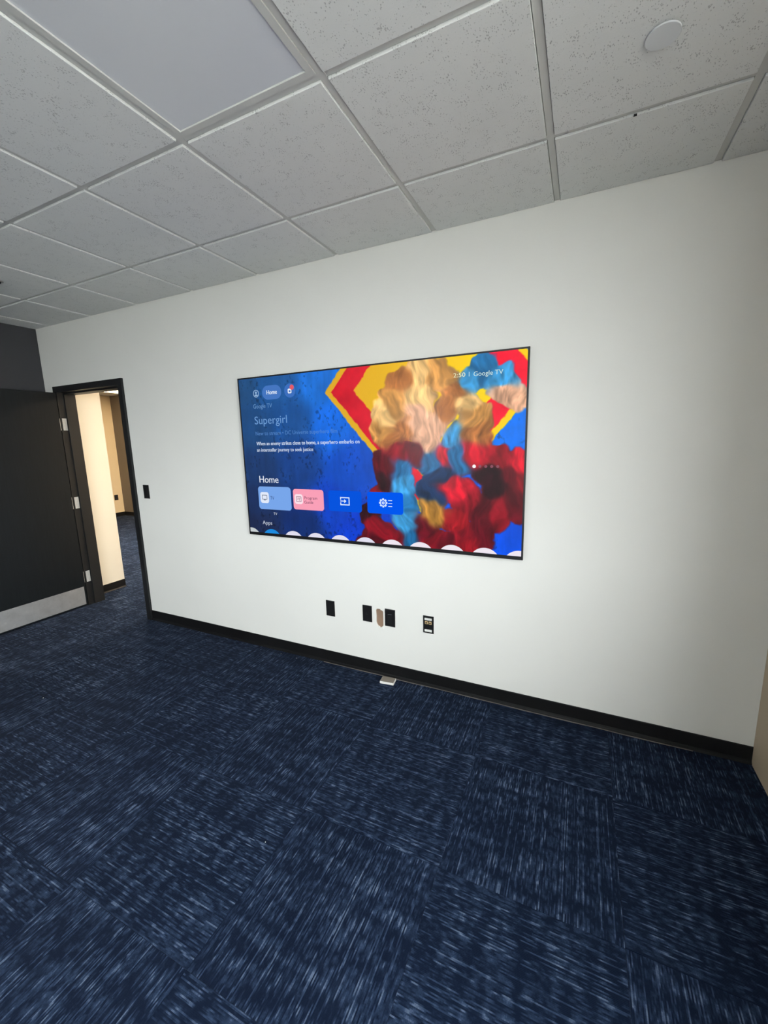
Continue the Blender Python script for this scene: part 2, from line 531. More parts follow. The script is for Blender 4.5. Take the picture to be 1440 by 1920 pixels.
# ---------------------------------------------------------------- hung ceiling
ceiling = link('ceiling', box_mesh('ceiling', HX0 - 0.2, XR + RT, YB - 0.12, HY1 + 0.12, HZ, HZ + 0.1), M_gap, kind='structure')
PX0 = 0.4452                     # one main runner
QY0 = -0.470                     # first cross row
BAR = 0.024
FACE = H - 0.0075                # tegular tile faces hang below the grid
ct_cache = {}
def ceil_tile_mesh(w, d):
    key = (round(w, 4), round(d, 4))
    if key in ct_cache:
        return ct_cache[key]
    bm = bmesh.new()
    c = 0.0012
    x0, x1, y0, y1 = -w / 2, w / 2, -d / 2, d / 2
    top = [bm.verts.new(p) for p in ((x0, y0, 0.02), (x1, y0, 0.02), (x1, y1, 0.02), (x0, y1, 0.02))]
    mid = [bm.verts.new((v.co.x, v.co.y, c)) for v in top]
    bot = [bm.verts.new(p) for p in ((x0 + c, y0 + c, 0), (x1 - c, y0 + c, 0), (x1 - c, y1 - c, 0), (x0 + c, y1 - c, 0))]
    for a, b in ((top, mid), (mid, bot)):
        for i in range(4):
            j = (i + 1) % 4
            bm.faces.new((a[i], a[j], b[j], b[i]))
    bm.faces.new(bot); bm.faces.new(list(reversed(top)))
    me = bm_mesh('ceiling_tile', bm)
    me.materials.append(M_tile)
    ct_cache[key] = me
    return me
def hang_ceiling(ax0, ax1, ay0, ay1, skip, PX0=PX0, QY0=QY0):
    xs = sorted({ax0, ax1} | {PX0 + k * T for k in range(-30, 30) if ax0 + .03 < PX0 + k * T < ax1 - .03})
    ys = sorted({ay0, ay1} | {QY0 + k * T for k in range(-30, 30) if ay0 + .03 < QY0 + k * T < ay1 - .03})
    for x in xs[1:-1]:
        link('main_runner', box_mesh('main_runner', x - BAR / 2, x + BAR / 2, ay0 + .001, ay1 - .001, H, H + 0.03), M_grid, ceiling)
    bar_me = {}
    for i in range(len(xs) - 1):
        xa = xs[i] + (BAR / 2 if i else 0.001)
        xb = xs[i + 1] - (BAR / 2 if i < len(xs) - 2 else 0.001)
        for y in ys[1:-1]:
            k = round(xb - xa, 4)
            if k not in bar_me:
                bar_me[k] = box_mesh('cross_tee', -k / 2, k / 2, -BAR / 2, BAR / 2, 0.0006, 0.03)
                bar_me[k].materials.append(M_grid)
            o = link('cross_tee', bar_me[k], None, ceiling)
            o.location = ((xa + xb) / 2, y, H)
        for j in range(len(ys) - 1):
            if skip((xs[i] + xs[i + 1]) / 2, (ys[j] + ys[j + 1]) / 2):
                continue
            g = 0.0022
            xa2 = xs[i] + (BAR / 2 + g if i else 0.003)
            xb2 = xs[i + 1] - (BAR / 2 + g if i < len(xs) - 2 else 0.003)
            ya = ys[j] + (BAR / 2 + g if j else 0.003)
            yb = ys[j + 1] - (BAR / 2 + g if j < len(ys) - 2 else 0.003)
            if xb2 - xa2 < .02 or yb - ya < .02:
                continue
            o = link('ceiling_tile', ceil_tile_mesh(xb2 - xa2, yb - ya), None, ceiling)
            o.location = ((xa2 + xb2) / 2, (ya + yb) / 2, FACE + random.uniform(-.0006, .0006))
LX, LY = PX0 - 2.5 * T, QY0 - 1.5 * T       # light panel cell
HPX, HQY = -8.91, 2.925                     # hall grid
lamps_hall = [(HPX + T, HQY + .5 * T), (HPX + 2.5 * T, HQY - .5 * T), (HPX + 4.5 * T, HQY - 1.5 * T), (HPX + 8.5 * T, HQY - 1.5 * T)]  # first panel is in view, the other three are added to brighten the hall
near = lambda x, y, c: abs(x - c[0]) < .2 and abs(y - c[1]) < .2
hang_ceiling(XL, XR, YB, 0.0, lambda x, y: near(x, y, (LX, LY)))
hang_ceiling(HX0, HX1, WT, HY1, lambda x, y: any(near(x, y, c) for c in lamps_hall[1:]) or (abs(x - lamps_hall[0][0]) < T and abs(y - lamps_hall[0][1]) < .2), HPX, HQY)
# a dark chip in the tile edge beside the cross row
link('edge_chip', box_mesh('edge_chip', 0.104, 0.114, QY0 + BAR / 2 - .002, QY0 + BAR / 2 + .004, FACE - .0012, FACE + .004), M_gap, ceiling)

def light_panel(cx, cy, label, mat_lens, group=None, nx=1, drop=0.0):
    t = thing('ceiling_light', (cx, cy, H - drop), label, 'light', group)
    h = T / 2 - BAR / 2 - 0.001
    hx = nx * T / 2 - BAR / 2 - 0.001
    w = 0.022
    bm = bmesh.new()
    for (a, b, c, d) in ((-hx, hx, -h, -h + w), (-hx, hx, h - w, h), (-hx, -hx + w, -h + w, h - w), (hx - w, hx, -h + w, h - w)):
        add_box(bm, a, b, c, d, -0.004, 0.02)
    link('frame', bm_mesh('frame', bm), M_grid, t)
    link('diffuser', box_mesh('diffuser', -hx + w, hx - w, -h + w, h - w, 0.001, 0.01), mat_lens, t)
    return t
light_panel(LX, LY, 'unlit square flat light panel set in the ceiling grid', M_lens)
M_warm = emit('added_warm_panel', (1.0, 0.83, 0.62, 1), 260.0)
M_warm2 = emit('soft_warm_diffuser', (1.0, 0.74, 0.44, 1), 9.0)
light_panel(*lamps_hall[0], 'lit warm ceiling light panel at the far end beyond the doorway', M_warm2, None, 2, 0.006)
light_panel(*lamps_hall[1], 'added unseen warm light panel farther along the passage past the doorway', M_warm2)  # added over the hall floor to brighten it, never in view
light_panel(*lamps_hall[2], 'added unseen warm light panel midway along the passage past the doorway', M_warm)  # added out of view, pours extra light on the hall carpet
light_panel(*lamps_hall[3], 'added unseen warm light panel over the passage just past the doorway', emit('added_bright_panel', (1.0, 0.83, 0.62, 1), 165.0))  # added out of view to lift the near hall wall and threshold

# concealed sprinkler cover
def disc_mesh(name, r, z0, z1, ch, n=40):
    bm = bmesh.new()
    rings = []
    for rr, z in ((r, z1), (r, z0 + ch), (r - ch * .3, z0 + ch * .3), (r - ch, z0)):
        rings.append([bm.verts.new((rr * math.cos(2 * math.pi * i / n), rr * math.sin(2 * math.pi * i / n), z)) for i in range(n)])
    for a, b in zip(rings, rings[1:]):
        for i in range(n):
            j = (i + 1) % n
            bm.faces.new((a[i], a[j], b[j], b[i]))
    bm.faces.new(rings[-1]); bm.faces.new(list(reversed(rings[0])))
    return bm_mesh(name, bm)
sp = thing('sprinkler_cover', (0.145, -0.770, FACE), 'round white sprinkler cover plate in a speckled ceiling tile', 'sprinkler')
link('cup', disc_mesh('cup', 0.036, -0.004, 0.0, 0.0005), M_gap, sp)
link('cover_plate', disc_mesh('cover_plate', 0.0435, -0.008, -0.004, 0.0015), M_disc, sp)
sp2 = thing('fire_sprinkler', (-3.53, -0.745, FACE), 'small dark ceiling fitting at the left edge of the view', 'sprinkler')
link('escutcheon', disc_mesh('escutcheon', 0.03, -0.006, 0.0, 0.003), M_steel, sp2)
link('head', disc_mesh('head', 0.014, -0.018, -0.006, 0.004), M_winframe, sp2)

# ---------------------------------------------------------------- baseboards
prof = [(0, 0.0), (0.014, 0.0), (0.0125, 0.004), (0.007, 0.010), (0.0045, 0.018), (0.0035, 0.086), (0.002, 0.090), (0, 0.090)]
base_front = link('baseboard_front', profile_along('baseboard_front', prof, (DX1, 0), (XR, 0), (0, -1)), M_black, kind='structure')
link('baseboard_left', profile_along('baseboard_left', prof, (XL, -0.002), (XL, YB), (1, 0)), M_black, kind='structure')
link('baseboard_hall_side', profile_along('baseboard_hall_side', prof, (-4.655, WT + 0.002), (-4.655, 0.493), (1, 0)), M_black, kind='structure')
link('baseboard_hall_far', profile_along('baseboard_hall_far', prof, (HX0, WT), (HX0, HY1), (1, 0)), M_black, kind='structure')
link('baseboard_hall_end', profile_along('baseboard_hall_end', prof, (HX0, HY1), (HX1, HY1), (0, -1)), M_black, kind='structure')
# thin ragged line of old adhesive where carpet meets the base
bm = bmesh.new()
prev = None
x = -1.62
while x < 0.60:
    w = 0.0022 + 0.0035 * max(0, mnoise.noise(Vector((x * 9, 1.3, 0))) + .35)
    yb = -0.0145 - 0.004 * (mnoise.noise(Vector((x * 3, 7.7, 0))) + .5)
    cur = [bm.verts.new(p) for p in ((x, yb, 0.0), (x, yb - w, 0.0), (x, yb - w * .7, 0.0025), (x, yb - w * .2, 0.0035))]
    if prev:
        for i in range(4):
            j = (i + 1) % 4
            bm.faces.new((prev[i], prev[j], cur[j], cur[i]))
    else:
        bm.faces.new(cur)
    prev = cur
    x += 0.012
bm.faces.new(list(reversed(prev)))
link('adhesive_line', bm_mesh('adhesive_line', bm), M_dust, base_front)

# ---------------------------------------------------------------- door frame and door
frame = link('trim_1', None, kind='structure')
y0, y1 = -0.02, WT + 0.02
s0, s1 = 0.036, 0.085            # stop
def jamb(name, xo, xi, sgn):
    bm = bmesh.new()
    add_box(bm, min(xo, xi), max(xo, xi), y0, y1, 0, DZ - FR)
    return link(name, bm_mesh(name, bm), M_frame, frame)
jamb('jamb', DX0, DX0 + FR, 1)
jamb('jamb', DX1 - FR, DX1, -1)
link('head', box_mesh('head', DX0, DX1, y0, y1, DZ - FR, DZ), M_frame, frame)
link('door_stop', box_mesh('door_stop', DX0 + FR, DX0 + FR + .014, s0, y1 - .01, 0, DZ - FR), M_frame, frame)
link('door_stop', box_mesh('door_stop', DX1 - FR - .014, DX1 - FR, s0, y1 - .01, 0, DZ - FR), M_frame, frame)
link('door_stop', box_mesh('door_stop', DX0 + FR + .014, DX1 - FR - .014, s0, y1 - .01, DZ - FR - .014, DZ - FR), M_frame, frame)

door = link('door_1', None, kind='structure')
LXF = -4.450                      # leaf face turned to the room
link('leaf', box_mesh('leaf', LXF - 0.044, LXF, -0.925, -0.030, 0.010, 2.088, 0.0015), M_door, door)
kp = link('kick_plate', box_mesh('kick_plate', LXF, LXF + 0.0016, -0.900, -0.046, 0.022, 0.205), M_kick, door)
for yy in (-0.06, -0.26, -0.46, -0.66, -0.86):
    for zz in (0.036, 0.191):
        sm = disc_mesh('screw', 0.0035, 0, 0.0012, 0.0004, 10)
        o = link('screw', sm, M_hinge, kp)
        o.location = (LXF + 0.0028, yy, zz); o.rotation_euler.y = -math.pi / 2
for zc in (1.800, 1.048, 0.297):
    hg = link('hinge', box_mesh('hinge', DX0 + FR, DX0 + FR + .0025, -0.006, 0.031, zc - .056, zc + .056), M_hinge, door)
    bm = bmesh.new()
    bmesh.ops.create_cone(bm, cap_ends=True, segments=14, radius1=.006, radius2=.006, depth=.112)
    kn = link('knuckle', bm_mesh('knuckle', bm), M_hinge, hg)
    kn.location = (DX0 + FR - .006, -0.0275, zc)
    for dz in (-.04, -.013, .013, .04):
        o = link('screw', disc_mesh('screw', 0.0035, 0, 0.001, 0.0004, 10), M_steel, hg)
        o.location = (DX0 + FR + .0034, 0.013 + (.007 if dz in (-.04, .013) else -.007), zc + dz); o.rotation_euler.y = -math.pi / 2
# lever set near the free edge
lv = link('lever_handle', disc_mesh('lever_handle', 0.027, 0, 0.010, 0.003, 28), M_steel, door)
lv.location = (LXF + 0.010, -0.860, 1.00); lv.rotation_euler.y = -math.pi / 2
lm = box_mesh('lever', -0.010, 0.010, -0.0, 0.115, -0.008, 0.008, 0.005, 2)
o = link('lever', lm, M_steel, door); o.location = (LXF + 0.050, -0.865, 1.00)
bm = bmesh.new(); bmesh.ops.create_cone(bm, cap_ends=True, segments=16, radius1=.009, radius2=.009, depth=.045)
o = link('spindle', bm_mesh('spindle', bm), M_steel, door); o.location = (LXF + 0.030, -0.860, 1.00); o.rotation_euler.y = math.pi / 2

# ---------------------------------------------------------------- wall plates
def plate_thing(name, cx, cz, label, category, w=0.070, h=0.115, group=None, tilt=0.0):
    t = thing(name, (cx, 0, cz), label, category, group)
    t.rotation_euler.y = tilt
    bm = bmesh.new()
    add_box(bm, -w / 2, w / 2, -0.0055, 0, -h / 2, h / 2)
    bmesh.ops.recalc_face_normals(bm, faces=bm.faces)
    ed = [e for e in bm.edges if all(v.co.y < -0.005 for v in e.verts)]
    bmesh.ops.bevel(bm, geom=ed, offset=0.0025, segments=2, affect='EDGES', profile=.5)
    link('plate', bm_mesh('plate', bm), M_plate, t)
    return t
def front_screw(t, z, x=0.0, mat=None):
    o = link('screw', disc_mesh('screw', 0.0032, -0.0008, 0.0, 0.0004, 12), mat or M_slot, t)
    o.location = (x, -0.0057, z); o.rotation_euler.x = -math.pi / 2
def bar(t, name, x0, x1, z0, z1, mat, d0=-0.0075, d1=-0.005, bev=0.0006):
    return link(name, box_mesh(name, x0, x1, d0, d1, z0, z1, bev), mat, t)

t = plate_thing('blank_wall_plate', -1.551, 0.418, 'blank black wall plate, leftmost of the row low under the television', 'wall plate')
front_screw(t, .042); front_screw(t, -.042)
t = plate_thing('coax_wall_plate', -1.2565, 0.428, 'black wall plate with a centre socket, just left of the torn hole', 'wall plate')
front_screw(t, .042); front_screw(t, -.042)
o = link('socket', disc_mesh('socket', 0.006, -0.008, 0.0, 0.001, 16), M_slot, t); o.location = (0, -0.0055, 0); o.rotation_euler.x = -math.pi / 2
t = plate_thing('power_outlet', -1.0875, 0.424, 'black power outlet plate just right of the torn hole', 'outlet', 0.073, 0.120, None, 0.012)
o = bar(t, 'receptacle', -0.0165, 0.0165, -0.034, 0.034, M_frame)
for zz in (.017, -.017):
    bar(o, 'slot', -0.0075, -0.0055, zz - .003, zz + .006, M_slot, -0.0079, -0.007, 0)
    bar(o, 'slot', 0.0055, 0.0075, zz - .003, zz + .006, M_slot, -0.0079, -0.007, 0)
bar(o, 'top_edge', -0.0135, 0.0135, 0.0255, 0.0275, M_steel, -0.0078, -0.007, 0)
t = plate_thing('data_jack_plate', -0.8205, 0.4245, 'black data plate with white label strips and two beige jacks', 'wall plate')
bar(t, 'label_strip', -0.024, 0.024, 0.030, 0.045, M_label)
bar(t, 'label_strip', -0.024, 0.024, -0.047, -0.032, M_label)
for xx in (-.0125, .0125):
    o = bar(t, 'jack', xx - .0092, xx + .0092, 0.004, 0.023, M_jack)
    bar(o, 'jack_opening', xx - .0052, xx + .0052, 0.008, 0.017, M_slot, -0.0079, -0.0072, 0)
t = plate_thing('light_switch', -3.378, 1.192, 'black light switch plate on the white wall beside the door frame', 'switch', 0.070, 0.118)
o = bar(t, 'rocker', -0.0165, 0.0165, -0.033, 0.033, M_plate)
# outlet far away in the hall, on the x = HX0 wall
t = thing('hall_outlet', (HX0, 3.50, 0.436), 'small black outlet on the cream wall seen through the doorway', 'outlet')
t.rotation_euler.z = math.pi / 2
link('plate', box_mesh('plate', -0.042, 0.042, -0.006, 0, -0.06, 0.06, 0.002), M_plate, t)
for zz in (.025, -.025):
    bar(t, 'receptacle', -0.018, 0.018, zz - .016, zz + .016, M_slot)

# ---------------------------------------------------------------- small block on the floor
t = thing('loose_block', (-1.083, -0.066, 0), 'small off-white block with a taupe top on the carpet by the baseboard', 'block')
t.rotation_euler.z = math.radians(6)
link('body', box_mesh('body', -0.047, 0.047, -0.031, 0.031, 0.0, 0.0160, 0.0012), M_bwhite, t)
link('top_face', box_mesh('top_face', -0.0455, 0.0455, -0.0295, 0.0295, 0.0158, 0.0170, 0.0005), M_btaupe, t)

# crumbs of plaster on the carpet
for i, (x, y, s) in enumerate(((-1.985, -.05, .0016), (-1.835, -.055, .0018), (-3.05, -1.10, .0022), (-1.07, -1.28, .0018))):
    bm = bmesh.new()
    bmesh.ops.create_icosphere(bm, subdivisions=1, radius=s)
    for v in bm.verts:
        v.co *= 0.8 + 0.4 * random.random(); v.co.z = max(v.co.z, -s * .8) + s * .8
    where = ['beside the baseboard, the left one', 'beside the baseboard, the right one', 'out on the carpet toward the door', 'in the middle of the carpet'][i]
    o = link('plaster_crumb', bm_mesh('plaster_crumb', bm), M_bwhite, label='tiny white plaster crumb ' + where, category='crumb', group='plaster crumbs on the carpet')
    o.location = (x, y, 0.0)

# ---------------------------------------------------------------- television
TX, TZ, TW, TH = -2.202, 0.9177, 1.9424, 1.112
tv = thing('television', (TX, 0, TZ), 'large wall-mounted television showing a colourful streaming home screen', 'television')
FY = -0.045                       # screen plane
link('housing', box_mesh('housing', 0.004, TW - .004, -0.042, -0.001, 0.004, TH - .004, 0.004, 2), M_tvbody, tv)
bm = bmesh.new()
bl, bt, bb = 0.009, 0.009, 0.0205
add_box(bm, 0, TW, FY - .002, -0.030, 0, bb)
add_box(bm, 0, TW, FY - .002, -0.030, TH - bt, TH)
add_box(bm, 0, bl, FY - .002, -0.030, bb, TH - bt)
add_box(bm, TW - bl, TW, FY - .002, -0.030, bb, TH - bt)
link('bezel', bm_mesh('bezel', bm), M_tvbody, tv)

# --- picture painted into the screen mesh: u, v are metres on the panel
SW, SH = TW - 2 * bl, TH - bt - bb
NU, NV = 600, 338
gu = np.linspace(bl, TW - bl, NU); gv = np.linspace(bb, TH - bt, NV)
U, V = np.meshgrid(gu, gv)
rng = np.random.RandomState(5)
def vnoise(x, y, seed=0):
    r = np.random.RandomState(seed); tab = r.rand(256, 256)
    xi = np.floor(x).astype(int); yi = np.floor(y).astype(int)
    fx = x - xi; fy = y - yi
    fx = fx * fx * (3 - 2 * fx); fy = fy * fy * (3 - 2 * fy)
    g = lambda a, b: tab[a % 256, b % 256]
    return (g(xi, yi) * (1 - fx) + g(xi + 1, yi) * fx) * (1 - fy) + (g(xi, yi + 1) * (1 - fx) + g(xi + 1, yi + 1) * fx) * fy
def fbm(x, y, o=4, seed=0):
    s = 0; a = .5; n = 0
    for k in range(o):
        s = s + a * vnoise(x * 2 ** k, y * 2 ** k, seed + k); n += a; a *= .55
    return s / n
def sm(a, b, x):
    t_ = np.clip((x - a) / (b - a), 0, 1)
    return t_ * t_ * (3 - 2 * t_)
def poly_sd(pts):
    """signed distance to a polygon, negative inside"""
    d = np.full(U.shape, 9.0); ins = np.zeros(U.shape, bool)
    n = len(pts)
    for i in range(n):
        ax, ay = pts[i]; bx, by = pts[(i + 1) % n]
        ex, ey = bx - ax, by - ay
        h = np.clip(((U - ax) * ex + (V - ay) * ey) / (ex * ex + ey * ey), 0, 1)
        d = np.minimum(d, np.hypot(U - ax - h * ex, V - ay - h * ey))
        c = ((ay > V) != (by > V)) & (U < (bx - ax) * (V - ay) / ((by - ay) if by != ay else 1e-9) + ax)
        ins ^= c
    return np.where(ins, -d, d)
def path_sd(pts):
    """distance to a polyline and the parameter along it"""
    best = np.full(U.shape, 9.0); par = np.zeros(U.shape); side = np.zeros(U.shape)
    P = [np.array(p, float) for p in pts]
    # Catmull-Rom resample
    Q = []
    ext = [2 * P[0] - P[1]] + P + [2 * P[-1] - P[-2]]
    for i in range(1, len(ext) - 2):
        for k in range(8):
            s = k / 8
            a, b, c, d = ext[i - 1], ext[i], ext[i + 1], ext[i + 2]
            Q.append(.5 * ((2 * b) + (c - a) * s + (2 * a - 5 * b + 4 * c - d) * s * s + (3 * b - a - 3 * c + d) * s ** 3))
    Q.append(P[-1])
    for i in range(len(Q) - 1):
        (ax, ay), (bx, by) = Q[i], Q[i + 1]
        ex, ey = bx - ax, by - ay
        h = np.clip(((U - ax) * ex + (V - ay) * ey) / (ex * ex + ey * ey + 1e-12), 0, 1)
        d = np.hypot(U - ax - h * ex, V - ay - h * ey)
        m = d < best
        best = np.where(m, d, best); par = np.where(m, (i + h) / (len(Q) - 1), par)
        sg = np.sign(ex * (V - ay) - ey * (U - ax))
        side = np.where(m, sg * d, side)
    return best, par, side
C3 = lambda r, g, b: np.array([r, g, b], float)
img = np.zeros(U.shape + (3,))
# blue plaster-like backdrop, colours blended between sample points
pts = [(.0, 1.1, 34, 76, 124), (.35, 1.08, 32, 88, 154), (.65, 1.05, 28, 112, 214), (.75, .75, 20, 106, 225), (.45, .8, 28, 82, 152),
       (.1, .75, 30, 74, 128), (.1, .5, 27, 58, 110), (.5, .55, 22, 64, 136), (.85, .5, 14, 78, 196), (.1, .25, 24, 46, 92), (.1, .05, 26, 40, 78),
       (.5, .1, 16, 46, 112), (.75, .25, 10, 66, 196), (.9, .08, 8, 60, 200), (1.9, .72, 0, 118, 246), (1.8, .1, 2, 84, 238), (1.9, .05, 2, 84, 238), (1.3, .6, 10, 90, 220)]
ws = 0; acc = 0
for (a, b, r, g, bl_) in pts:
    w_ = 1 / ((U - a) ** 2 + (V - b) ** 2 + .006) ** 2.6
    ws = ws + w_; acc = acc + w_[..., None] * C3(r, g, bl_)
img = acc / ws[..., None]
mot = fbm(U * 9, V * 7, 5, 11)
drip = fbm(U * 30, V * 4, 4, 31)
img *= (0.86 + 0.28 * mot + 0.16 * (drip - .5))[..., None]
speck = sm(.58, .74, fbm(U * 70, V * 48, 3, 51)) * sm(.45, .62, mot)
img *= (1 - .30 * speck)[..., None]
def over(col, mask):
    global img
    img = img * (1 - mask[..., None]) + col * mask[..., None]
rag = (fbm(U * 26, V * 26, 4, 71) - .5) * .018
# plain red gem with a yellow edge
gem = poly_sd([(.715, .968), (1.379, 1.73), (2.045, .975), (1.379, .206)]) + rag
yel = np.stack([np.interp(U, [.7, 1.1, 1.7], [222, 226, 255]), np.interp(U, [.7, 1.1, 1.7], [168, 176, 212]), np.interp(U, [.7, 1.7], [40, 12])], -1)
over(yel, sm(.004, -.004, gem))
red = np.stack([np.interp(U, [.7, 1.2, 1.8], [206, 216, 250]), np.interp(U, [.7, 1.8], [22, 18]), np.interp(U, [.7, 1.8], [42, 52])], -1)
red = red * (.9 + .22 * fbm(U * 12, V * 12, 4, 91))[..., None]
over(red, sm(.004, -.004, gem + .036))
over(yel * 1.02, sm(.004, -.004, gem + .155))
# marbled paint: warped colour cells flowing over the right half
wu = U + .085 * (fbm(U * 5, V * 5, 3, 111) - .5) * 2 + .02 * (fbm(U * 17, V * 17, 2, 117) - .5)
wv = V + .085 * (fbm(U * 5, V * 5, 3, 121) - .5) * 2 + .02 * (fbm(U * 17, V * 17, 2, 127) - .5)
GOLD, TAN, HONEY, PEACH = (206, 146, 76), (168, 104, 54), (238, 192, 122), (226, 172, 138)
TEAL, DEEP, AZURE = (30, 108, 164), (14, 46, 88), (58, 150, 208)
CRIM, WINE, DARK, SCAR = (140, 14, 32), (92, 10, 26), (40, 10, 20), (206, 18, 44)
cells = [(1.16, .66, TAN), (1.10, .72, GOLD), (1.13, .84, HONEY), (1.20, .92, GOLD), (1.25, 1.02, TAN), (1.36, 1.05, HONEY), (1.47, 1.01, GOLD), (1.55, .93, TAN),
         (1.60, .83, HONEY), (1.66, .74, GOLD), (1.69, .66, TAN), (1.24, .76, TAN), (1.50, .82, TAN), (1.36, .92, HONEY), (1.33, .82, PEACH), (1.42, .76, PEACH), (1.38, .69, PEACH),
         (1.62, .98, AZURE), (1.70, 1.02, TEAL), (1.80, .97, AZURE), (1.82, .88, PEACH), (1.86, .86, PEACH),
         (1.20, .58, CRIM), (1.30, .60, WINE), (1.12, .50, WINE), (1.06, .36, CRIM), (1.10, .42, DARK), (1.05, .20, DARK), (1.08, .10, CRIM), (1.02, .02, WINE), (1.15, .04, CRIM),
         (1.22, .50, TEAL), (1.25, .40, AZURE), (1.24, .27, TEAL), (1.27, .15, AZURE), (1.28, .03, TEAL), (1.40, .56, TEAL), (1.55, .64, AZURE), (1.58, .54, TEAL), (1.47, .46, DEEP),
         (1.42, .35, DEEP), (1.50, .58, SCAR), (1.42, .23, (190, 134, 54)), (1.36, .14, WINE), (1.42, .05, CRIM),
         (1.55, .38, SCAR), (1.60, .30, CRIM), (1.54, .20, (172, 18, 32)), (1.60, .10, CRIM), (1.52, .03, WINE), (1.64, .02, (150, 16, 30)),
         (1.70, .56, SCAR), (1.80, .53, CRIM), (1.90, .50, SCAR), (1.72, .46, DARK), (1.84, .44, WINE), (1.92, .40, CRIM), (1.76, .36, DARK), (1.88, .32, WINE), (1.80, .25, CRIM), (1.70, .24, WINE), (1.72, .14, WINE)]
best = np.full(U.shape, 9.0); sec = np.full(U.shape, 9.0); cell = np.zeros(U.shape, int)
for k, (a_, b_, c_) in enumerate(cells):
    d_ = np.hypot(wu - a_, wv - b_)
    closer = d_ < best
    sec = np.where(closer, best, np.minimum(sec, d_)); best = np.where(closer, d_, best); cell = np.where(closer, k, cell)
pal = np.array([c_ for (_, _, c_) in cells], float)
soft = 0; sw = 0
for k, (a_, b_, c_) in enumerate(cells):
    w_ = 1 / (np.hypot(wu - a_, wv - b_) ** 2 + .0004) ** 3.2
    soft = soft + w_[..., None] * pal[k]; sw = sw + w_
soft = soft / sw[..., None]
vein = fbm(wu * 34 + 5 * fbm(U * 4, V * 4, 2, 131), wv * 12, 3, 141)
mar = soft * (.62 + .76 * vein)[..., None]
over(mar, sm(.098, .082, best + (fbm(U * 30, V * 30, 2, 151) - .5) * .02))
img = np.clip(img, 0, 255)
# left part sits under a soft dark scrim behind the menu text
lin = np.where(img / 255 <= .04045, img / 255 / 12.92, ((img / 255 + .055) / 1.055) ** 2.4)

me = bpy.data.meshes.new('screen')
co = np.stack([U, np.full(U.shape, FY), V], -1).reshape(-1, 3).astype(np.float32)
idx = np.arange(NU * NV).reshape(NV, NU)
quads = np.stack([idx[:-1, :-1], idx[:-1, 1:], idx[1:, 1:], idx[1:, :-1]], -1).reshape(-1, 4).astype(np.int32)
me.vertices.add(len(co)); me.vertices.foreach_set('co', co.ravel())
me.loops.add(quads.size); me.loops.foreach_set('vertex_index', quads.ravel())
me.polygons.add(len(quads)); me.polygons.foreach_set('loop_start', np.arange(0, quads.size, 4, dtype=np.int32))
me.update(calc_edges=True)
ca = me.color_attributes.new('picture', 'FLOAT_COLOR', 'POINT')
ca.data.foreach_set('color', np.concatenate([lin.reshape(-1, 3), np.ones((len(co), 1))], 1).astype(np.float32).ravel())
EM = 1.0 / 2 ** EXPOSURE
def screen_mat():
    t = NT('lit_screen_picture')
    a = t.n('ShaderNodeAttribute', attribute_name='picture')
    t.b.inputs['Base Color'].default_value = (0.004, 0.004, 0.004, 1)
    t.b.inputs['Roughness'].default_value = 0.25
    t.b.inputs['Specular IOR Level'].default_value = 0.25
    t.l(a.outputs['Color'], t.b.inputs['Emission Color'])
    t.b.inputs['Emission Strength'].default_value = EM
    return t.m
screen = link('screen', me, screen_mat(), tv)

emats = {}
def E(r, g, b):
    k = (r, g, b)
    if k not in emats:
        emats[k] = emit('screen_glow_%d_%d_%d' % k, srgb(*k), EM)
    return emats[k]
def flat(name, pts, layer, col, holes=()):
    return link(name, prism_mesh(name, pts, FY - .0003 * layer, FY - .0003 * layer + .0002, holes), E(*col), screen)
def rrect(x0, x1, z0, z1, r, n=6):
    out = []
    for cx, cz, a0 in ((x1 - r, z0 + r, -90), (x1 - r, z1 - r, 0), (x0 + r, z1 - r, 90), (x0 + r, z0 + r, 180)):
        for k in range(n + 1):
            a = math.radians(a0 + 90 * k / n)
            out.append((cx + r * math.cos(a), cz + r * math.sin(a)))
    return out
def circ(cx, cz, r, n=28, zmin=None):
    if zmin is None:
        return [(cx + r * math.cos(2 * math.pi * i / n), cz + r * math.sin(2 * math.pi * i / n)) for i in range(n)]
    a = math.asin((zmin - cz) / r)
    return [(cx + r * math.cos(a + (math.pi - 2 * a) * i / n), cz + r * math.sin(a + (math.pi - 2 * a) * i / n)) for i in range(n + 1)]
_cap = None
def text_mesh(s):
    cu_ = bpy.data.curves.new('lettering', 'FONT')
    cu_.body = s
    cu_.resolution_u = 3
    ob = bpy.data.objects.new('lettering_tmp', cu_)
    COL.objects.link(ob)
    bpy.context.view_layer.update()
    dg = bpy.context.evaluated_depsgraph_get()
    m = bpy.data.meshes.new_from_object(ob.evaluated_get(dg))
    bpy.data.objects.remove(ob)
    m.name = 'lettering'
    return m
def text(s, x, z, width, cap, col, layer=4, bold=0.0, name='lettering'):
    global _cap
    if _cap is None:
        mm = text_mesh('H'); _cap = max(v.co.y for v in mm.vertices)
    m = text_mesh(s)
    xs_ = [v.co.x for v in m.vertices]; x0_, x1_ = min(xs_), max(xs_)
    sx, sz = width / (x1_ - x0_), cap / _cap
    for v in m.vertices:
        v.co = ((v.co.x - x0_) * sx + x, FY - .0003 * layer, v.co.y * sz + z)
    m.materials.clear()
    o = link(name, m, E(*col), screen)
    if bold:
        m2 = m.copy()
        o2 = link(name, m2, None, screen); o2.location.x = bold
    return o

